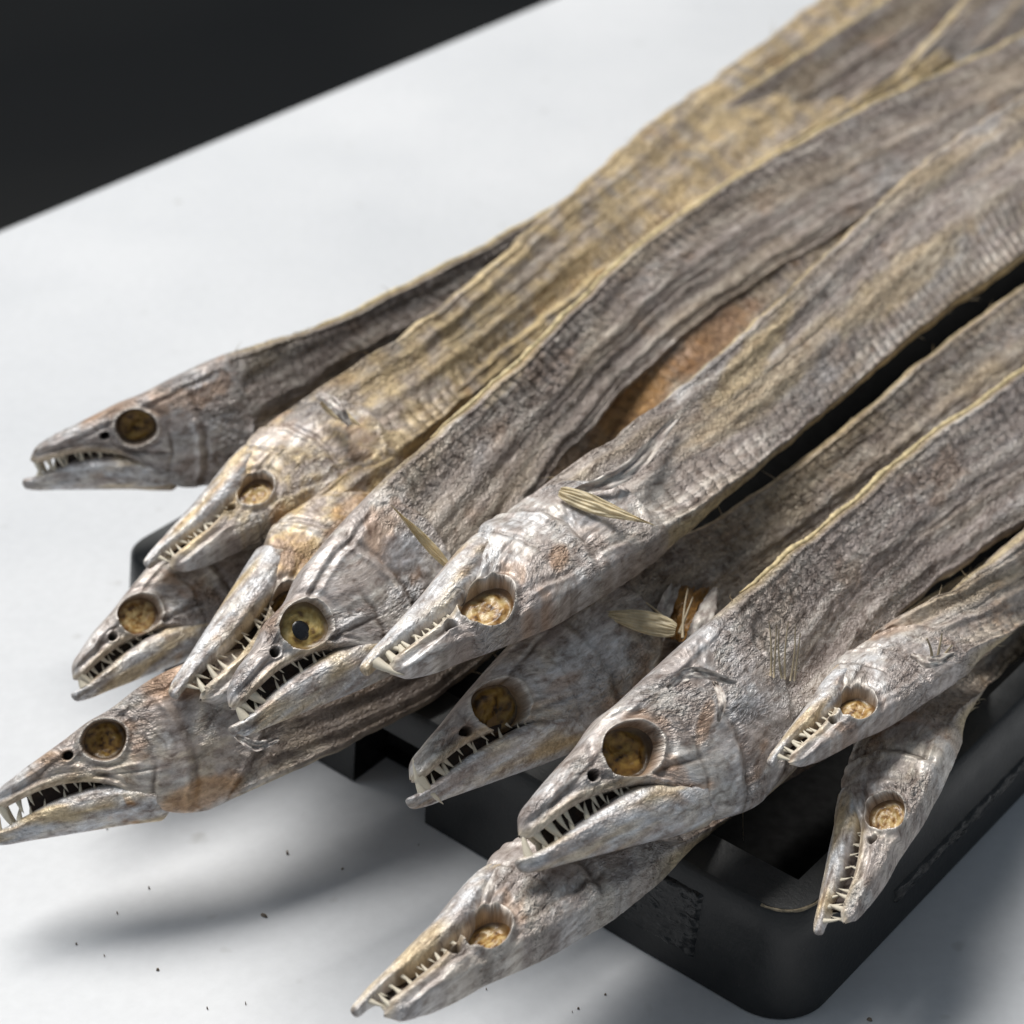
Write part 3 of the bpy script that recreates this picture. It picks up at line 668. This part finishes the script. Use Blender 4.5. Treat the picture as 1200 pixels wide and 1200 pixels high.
def fin(fish, seed, base, tip, zb, zt, width, nrays=9, sag=0.0, col=((.92, .84, .64), (.84, .72, .48))):
    """pectoral fin: a stiff dried blade of rays"""
    A, B = at(*base, zb), at(*tip, zt); ln = np.linalg.norm(B - A); ax = (B - A) / ln
    cn = nrm(CAM - A); cn = nrm(cn - ax * (cn @ ax) + .25 * fish['n']); sx = nrm(np.cross(cn, ax)); cn = np.cross(ax, sx)
    n, m = 40, 49; u = np.linspace(0, 1, n)[:, None]; v = np.linspace(-1, 1, m)[None, :]
    w = width * (.35 + 1.6 * u**.7) * (1 - u)**.85 * (1 - .25 * v * u) + .00015
    tipv = 1 - .22 * np.abs(v)**1.5 * 1.0 + .05 * noise(v * 8, 0 * v, seed)
    ray = .5 + .5 * np.cos(v * math.pi * nrays)
    h = .00012 * ray * (1 - .5 * u) + .0035 * u * u * sag + width * .18 * (1 - v * v) + .0006 * noise(u * 6, v * 3, seed + 1)
    P = A + ax * (u * tipv * ln)[..., None] + sx * (v * w)[..., None] + cn * h[..., None]
    Pb = P - cn * .0005
    c = np.array(col[1]) + (np.array(col[0]) - np.array(col[1])) * (ray * (.75 + .25 * noise(u * 5, v * 9, seed + 2)))[..., None]
    Vv = np.concatenate([P.reshape(-1, 3), Pb.reshape(-1, 3)]); q = np.concatenate([grid_quads(n, m), grid_quads(n, m, flip=True) + n * m])
    link('pectoral_fin', make_mesh('pectoral_fin', Vv, q, True, None, {'ca': np.concatenate([c.reshape(-1, 3)] * 2)}), M_FIN, fish['root'])

def st(pairs, zc, dz=.022, zslope=0.0):
    """body stations: (upper edge px, lower edge px) -> with heights of both edges"""
    out = []
    for k, (u, l) in enumerate(pairs):
        z = (zc[k] if isinstance(zc, (list, tuple)) else zc); out.append((u, l, z + dz / 2, z - dz / 2))
    return out

FA = dried_fish(11, 'dark grey dried fish whose upright head juts out alone over the white table', (34, 529), (310, 491), .066, .070, 10, False,
    st([((400, 372), (430, 458)), ((560, 292), (600, 372)), ((700, 215), (750, 290)), ((900, 90), (960, 160)), ((1100, -40), (1160, 30)), ((1300, -170), (1360, -100))], .058),
    (160, 501), gap=.05, xg=.42, tg=.9, eye_style='hollow', eye_r=.080, tan=0, dark=.42, warm=.35, ridge=True, lining=(.10, .5), teeth=(11, 6), hscale=1.12, patches=[(110, 480, 70, 14, 12, 'rust', .5)])
FB = dried_fish(12, 'tan headed dried fish lying jaw upward beside the dark upright head', (207, 671), (422, 493), .064, .078, 34, True,
    st([((510, 362), (575, 445)), ((655, 238), (750, 312)), ((755, 150), (870, 232)), ((880, 60), (1000, 128)), ((1010, -40), (1140, 10)), ((1180, -160), (1330, -110))], [.074, .070, .066, .06, .055, .055]),
    (292, 570), gap=.042, xg=.36, tg=.6, eye_style='crust', eye_r=.068, tan=.6, warm=.4, yellow=.4, patches=[(365, 480, 45, 22, 35, 'blue', .35), (240, 600, 18, 60, -30, 'tan', .8)])
FC = dried_fish(13, 'small silver dried fish head tucked below the tan head, round empty eye', (80, 787), (299, 645), .046, .052, -4, False,
    st([((420, 540), (470, 620)), ((560, 430), (610, 520))], .046),
    (152, 703), gap=.035, eye_style='crust', eye_r=.085, tan=.1, warm=.5, nbody=120, hscale=1.1, patches=[(160, 775, 60, 14, 35, 'tan', .7)])
FF = dried_fish(16, 'grimy brown grey dried fish with long open fanged jaws, lowest of the pile', (-10, 934), (300, 842), .036, .046, 0, False,
    st([((430, 720), (470, 842)), ((595, 555), (690, 680)), ((725, 432), (840, 556)), ((862, 325), (965, 430)), ((1050, 220), (1120, 300)), ((1250, 60), (1320, 150))], [.046, .050, .058, .058, .056, .05]),
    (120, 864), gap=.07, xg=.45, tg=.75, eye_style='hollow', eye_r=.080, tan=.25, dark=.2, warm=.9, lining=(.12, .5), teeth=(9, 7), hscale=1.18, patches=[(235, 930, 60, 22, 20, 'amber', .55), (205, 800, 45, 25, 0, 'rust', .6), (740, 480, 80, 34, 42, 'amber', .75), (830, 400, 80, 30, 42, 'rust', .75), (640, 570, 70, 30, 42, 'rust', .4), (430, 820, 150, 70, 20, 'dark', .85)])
FC2 = dried_fish(14, 'rust stained dried fish behind the golden eyed head, jaws gaping', (246, 828), (446, 602), .056, .068, 12, True,
    st([((545, 442), (605, 520)), ((700, 318), (760, 380)), ((860, 205), (930, 270)), ((1100, 60), (1160, 120))], .058),
    (342, 706), gap=.055, xg=.42, tg=.5, eye_style='hollow', eye_r=.072, hscale=1.0, tan=.8, warm=.8, yellow=.8, patches=[(340, 650, 40, 30, 30, 'rust', .45), (500, 500, 60, 20, 50, 'amber', .5), (420, 595, 40, 18, 30, 'amber', .4)])
FD = dried_fish(15, 'dried fish with a golden eye and black pupil, a spiky fin behind its gill', (262, 819), (509, 647), .074, .080, 0, False,
    st([((600, 432), (672, 524)), ((745, 292), (832, 374)), ((880, 200), (975, 284)), ((1040, 115), (1130, 205)), ((1200, 42), (1280, 130)), ((1330, -30), (1400, 50))], [.080, .078, .076, .074, .07, .07]),
    (356, 729), gap=.045, xg=.48, eye_style='pupil', eye_r=.085, tan=.05, dark=.12, warm=.3, yellow=.3, ridge=True, hscale=1.18, patches=[(475, 645, 34, 26, 30, 'blue', .6), (340, 840, 60, 10, 30, 'tan', .7), (600, 440, 60, 10, 50, 'tan', .4)])
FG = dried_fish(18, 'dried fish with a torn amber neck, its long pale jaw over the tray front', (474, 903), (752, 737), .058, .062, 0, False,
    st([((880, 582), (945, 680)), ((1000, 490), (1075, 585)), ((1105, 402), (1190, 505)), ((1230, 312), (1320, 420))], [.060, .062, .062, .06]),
    (580, 813), gap=.035, xg=.46, eye_style='hollow', eye_r=.085, tan=.15, warm=.35, dark=0, patches=[(690, 785, 80, 45, 30, 'cool', .8), (560, 880, 110, 20, 28, 'pale', .7), (660, 800, 30, 10, 30, 'rust', .4), (804, 714, 26, 44, -25, 'dark', .9), (560, 890, 70, 12, 25, 'tan', .6)])  # cool and pale patches paint in light, dark one the hollow of the tear
FE = dried_fish(17, 'bright silver dried fish on top of the pile, jaw upward, wide flat body', (466, 795), (723, 598), .083, .090, 36, True,
    st([((875, 385), (962, 490)), ((985, 280), (1080, 390)), ((1085, 188), (1190, 312)), ((1230, 90), (1320, 215)), ((1350, 0), (1430, 120))], [.088, .087, .086, .086, .086]),
    (578, 709), gap=.034, xg=.28, eye_style='crust', eye_r=.080, tan=.05, warm=.25, yellow=.65, patches=[(690, 600, 34, 20, 30, 'blue', .65), (655, 655, 14, 20, 0, 'rust', .55), (880, 420, 90, 22, 50, 'tan', .7), (560, 620, 20, 20, 0, 'cool', .6), (1050, 330, 120, 26, 38, 'tan', .5)])
FI = dried_fish(20, 'dried fish reaching lowest over the table, jaw up, under the big dark head', (462, 1198), (722, 982), .052, .046, 32, True,
    st([((880, 845), (930, 905)), ((990, 765), (1060, 830)), ((1090, 700), (1170, 760)), ((1230, 610), (1310, 670))], [.036, .034, .034, .034]),
    (570, 1088), gap=.05, xg=.34, tg=.6, eye_style='crust', eye_r=.066, hscale=.78, tan=.1, warm=.3, patches=[(1050, 735, 50, 20, 30, 'amber', .75), (760, 1000, 60, 16, 38, 'blue', .4)])
FH = dried_fish(19, 'largest grey dried fish head with a hollow dark eye and broad gill cover', (602, 967), (905, 814), .070, .068, 0, False,
    st([((985, 600), (1065, 712)), ((1060, 535), (1140, 655)), ((1150, 470), (1225, 600)), ((1270, 385), (1350, 500))], [.066, .064, .062, .062]),
    (740, 878), gap=.05, xg=.38, eye_style='hollow', eye_r=.085, tan=0, dark=.14, warm=.3, yellow=.3, ridge=True, hscale=1.14, patches=[(825, 850, 10, 40, -15, 'rust', .5), (875, 830, 30, 20, 30, 'blue', .5), (760, 960, 50, 14, 10, 'dark', .4), (690, 850, 70, 10, 35, 'pale', .5)])
FK = dried_fish(22, 'small dried fish hanging over the tray corner, fangs bared', (1000, 1082), (1074, 840), .044, .056, 30, True,
    st([((1135, 720), (1175, 780)), ((1230, 620), (1280, 680))], [.036, .034]),
    (1038, 951), gap=.065, xg=.42, tg=.7, eye_style='crust', eye_r=.074, tan=.15, warm=.35, nbody=160, hscale=.86, wscale=.9)
FJ = dried_fish(21, 'small dried fish by the tray side with a creamy slanted eye', (934, 899), (1088, 753), .070, .068, 32, True,
    st([((1190, 632), (1230, 706)), ((1280, 550), (1330, 620))], [.056, .05]),
    (1013, 828), gap=.045, xg=.36, eye_style='crust', eye_r=.078, tan=.1, warm=.4, nbody=160, hscale=.82, wscale=.85)

FL = dried_fish(31, 'pale dried fish ribbon with a yellow edge running behind the pile, head hidden', (930, 240), (1030, 165), .040, .042, 10, False,
    st([((1085, 52), (1200, 70)), ((1150, -20), (1290, -10)), ((1260, -120), (1400, -90))], .052), head=False, ridge=True, yellow=.5, nbody=140)
FN = dried_fish(32, 'cream striped dried fish ribbon low at the tray side behind the creamy eyed fish', (1050, 860), (1130, 790), .026, .026, 10, False,
    st([((1190, 690), (1215, 752)), ((1260, 610), (1300, 680))], .028), head=False, yellow=.9, tan=.6, nbody=60, fibres=0)

# pectoral fins
fin(FD, 1, (524, 662), (454, 590), .088, .104, .0016, 4, 1)
fin(FE, 2, (656, 576), (768, 616), .101, .099, .0030, 6, 0)
fin(FG, 3, (792, 738), (688, 716), .0715, .072, .0038, 8, 0)
fin(FB, 4, (378, 470), (425, 500), .090, .088, .0026, 5, 0)
def rays(fish, spec, z0, z1, r=.00028):
    for k, (a, b_) in enumerate(spec):
        A, B = at(*a, z0), at(*b_, z1); tt = np.linspace(0, 1, 9)[:, None]
        pts = A + (B - A) * tt + np.array([.0016, 0, 0]) * (tt**2 - tt) * ((k % 3) - 1)
        vv, ff = tube(pts, r * (1.15 - .6 * tt[:, 0]), 5); link('fin_ray', make_mesh('fin_ray', vv, ff), M_FIBRE, fish['root'])
rays(FH, [((903, 792), (901, 728)), ((907, 794), (910, 733)), ((920, 796), (924, 728)), ((926, 798), (932, 734)), ((931, 798), (938, 742)), ((916, 795), (913, 738))], .076, .088)
rays(FG, [((790, 736), (757, 706)), ((796, 742), (812, 700)), ((800, 748), (806, 690))], .070, .074, .0004)
rays(FJ, [((1092, 772), (1086, 748)), ((1098, 774), (1104, 742)), ((1102, 778), (1116, 756))], .078, .084, .0004)

# torn flesh on the neck of the fish behind the big head
def strip(fish, name, pts, width, mat, seed, lift=0.0):
    """a thin curled shred: px,py,z points"""
    P = np.array([at(x, y, z) for x, y, z in pts]); k = np.linspace(0, 1, len(P)); n = 26; u = np.linspace(0, 1, n); C = pchip(u, k, P)
    T = nrm(np.gradient(C, axis=0)); cn = nrm(CAM - C); sx = nrm(np.cross(T, cn)); cn = np.cross(sx, T)
    m = 9; v = np.linspace(-1, 1, m)[None, :]; w = (width * (.35 + .65 * np.sin(math.pi * np.clip(u * .92 + .06, 0, 1))) * (1 + .35 * fbm(u * 7, 0 * u, seed, 3)))[:, None]
    h = .0016 * fbm(u[:, None] * 5, v * 2.0, seed + 1, 3) + width * .35 * v * v * (1 if seed % 2 else -1)
    top = C[:, None, :] + sx[:, None, :] * (v * w)[..., None] + cn[:, None, :] * (h + .0004)[..., None]; bot = top - cn[:, None, :] * .0006
    V = np.concatenate([top.reshape(-1, 3), bot.reshape(-1, 3)]); q = np.concatenate([grid_quads(n, m), grid_quads(n, m, flip=True) + n * m])
    f1 = .5 + .5 * fbm(u[:, None] * 9, v * 2, seed + 2, 3)
    col = PAL['base'] + (PAL['pale'] - PAL['base']) * sst(.35, .65, f1)[..., None]; col = np.concatenate([col.reshape(-1, 3)] * 2)
    fcv = np.stack([u[:, None] * .03 + 0 * v, v * w, np.full((n, m), seed * 1.0)], -1); fcv = np.concatenate([fcv.reshape(-1, 3)] * 2)
    link(name, make_mesh(name, V, q, True, {'fc': fcv, 'mk': fcv * 0}, {'ca': col}), mat, fish['root'])
zf = .0635
for k, pts in enumerate([[(786, 748, zf), (793, 718, zf + .003), (812, 682, zf)], [(796, 752, zf), (804, 722, zf + .004), (818, 690, zf)], [(790, 735, zf), (800, 705, zf + .005), (806, 676, zf)], [(803, 745, zf), (812, 715, zf + .002), (826, 690, zf)]]):
    strip(FG, 'torn_flesh', pts, .0022, M_FLESH, 40 + k)
strip(FG, 'skin_flap', [(774, 752, zf), (779, 715, zf + .005), (796, 676, zf + .002)], .0020, M_SKIN, 51)
strip(FG, 'skin_flap', [(808, 762, zf), (824, 728, zf + .006), (838, 690, zf + .002)], .0028, M_SKIN, 52)
strip(FC2, 'torn_flesh', [(408, 566, .066), (440, 540, .070), (476, 512, .070)], .0050, M_FLESH, 61)
strip(FC2, 'torn_flesh', [(392, 556, .058), (430, 528, .062), (470, 492, .062)], .0050, M_FLESH, 62)

# shreds of loose skin
strip(FH, 'skin_flap', [(782, 806, .088), (812, 788, .092), (862, 800, .088)], .0014, M_SKIN, 73)
strip(FH, 'skin_flap', [(838, 800, .088), (846, 820, .092), (842, 846, .088)], .0010, M_SKIN, 75)
strip(FE, 'skin_flap', [(668, 580, .098), (735, 552, .101), (790, 492, .098)], .0022, M_SKIN, 77)
strip(FD, 'skin_flap', [(276, 862, .076), (300, 874, .074), (326, 866, .074)], .0012, M_SKIN, 79)
strip(FJ, 'skin_flap', [(1068, 768, .080), (1092, 776, .084), (1118, 766, .080)], .0016, M_SKIN, 82)
strip(FB, 'skin_flap', [(372, 462, .092), (392, 474, .096), (410, 498, .092)], .0018, M_SKIN, 84)

# crumbs and flakes on the table
rng = random.Random(5); Vs, Fs, off = [], [], 0
for k in range(24):
    if k < 15: px, py = rng.uniform(120, 720), rng.uniform(960, 1195)
    elif k < 19: px, py = rng.uniform(640, 1190), rng.uniform(1080, 1195)
    else: px, py = rng.uniform(0, 600), rng.uniform(620, 1195)
    c = at(px, py, .0004); r = .00035 * rng.uniform(.5, 1.0) * (2.6 if rng.random() < .12 else 1); nn_ = 6
    a0 = rng.uniform(0, 6); el = rng.uniform(.35, 1)
    ring_ = [c + np.array([math.cos(a0) * r * 1.5 * math.cos(t) - math.sin(a0) * r * el * math.sin(t), math.sin(a0) * r * 1.5 * math.cos(t) + math.cos(a0) * r * el * math.sin(t), -.0003]) for t in np.linspace(0, 2 * math.pi, nn_, endpoint=False)]
    top_ = [c + (p - c) * .6 + np.array([0, 0, r * .8 + .0003]) for p in ring_]
    Vs += ring_ + top_; Fs += [(off + j, off + (j + 1) % nn_, off + nn_ + (j + 1) % nn_, off + nn_ + j) for j in range(nn_)] + [tuple(off + nn_ + j for j in range(nn_))]; off += 2 * nn_
o = link('crumbs', make_mesh('crumbs', np.array(Vs), Fs, False), plain_material('crumb_brown', (0.20, 0.16, 0.12), 0.8, 700, 0.6))
tag(o, 'scattered dark crumbs and skin flakes on the white table', 'crumbs', kind='stuff')
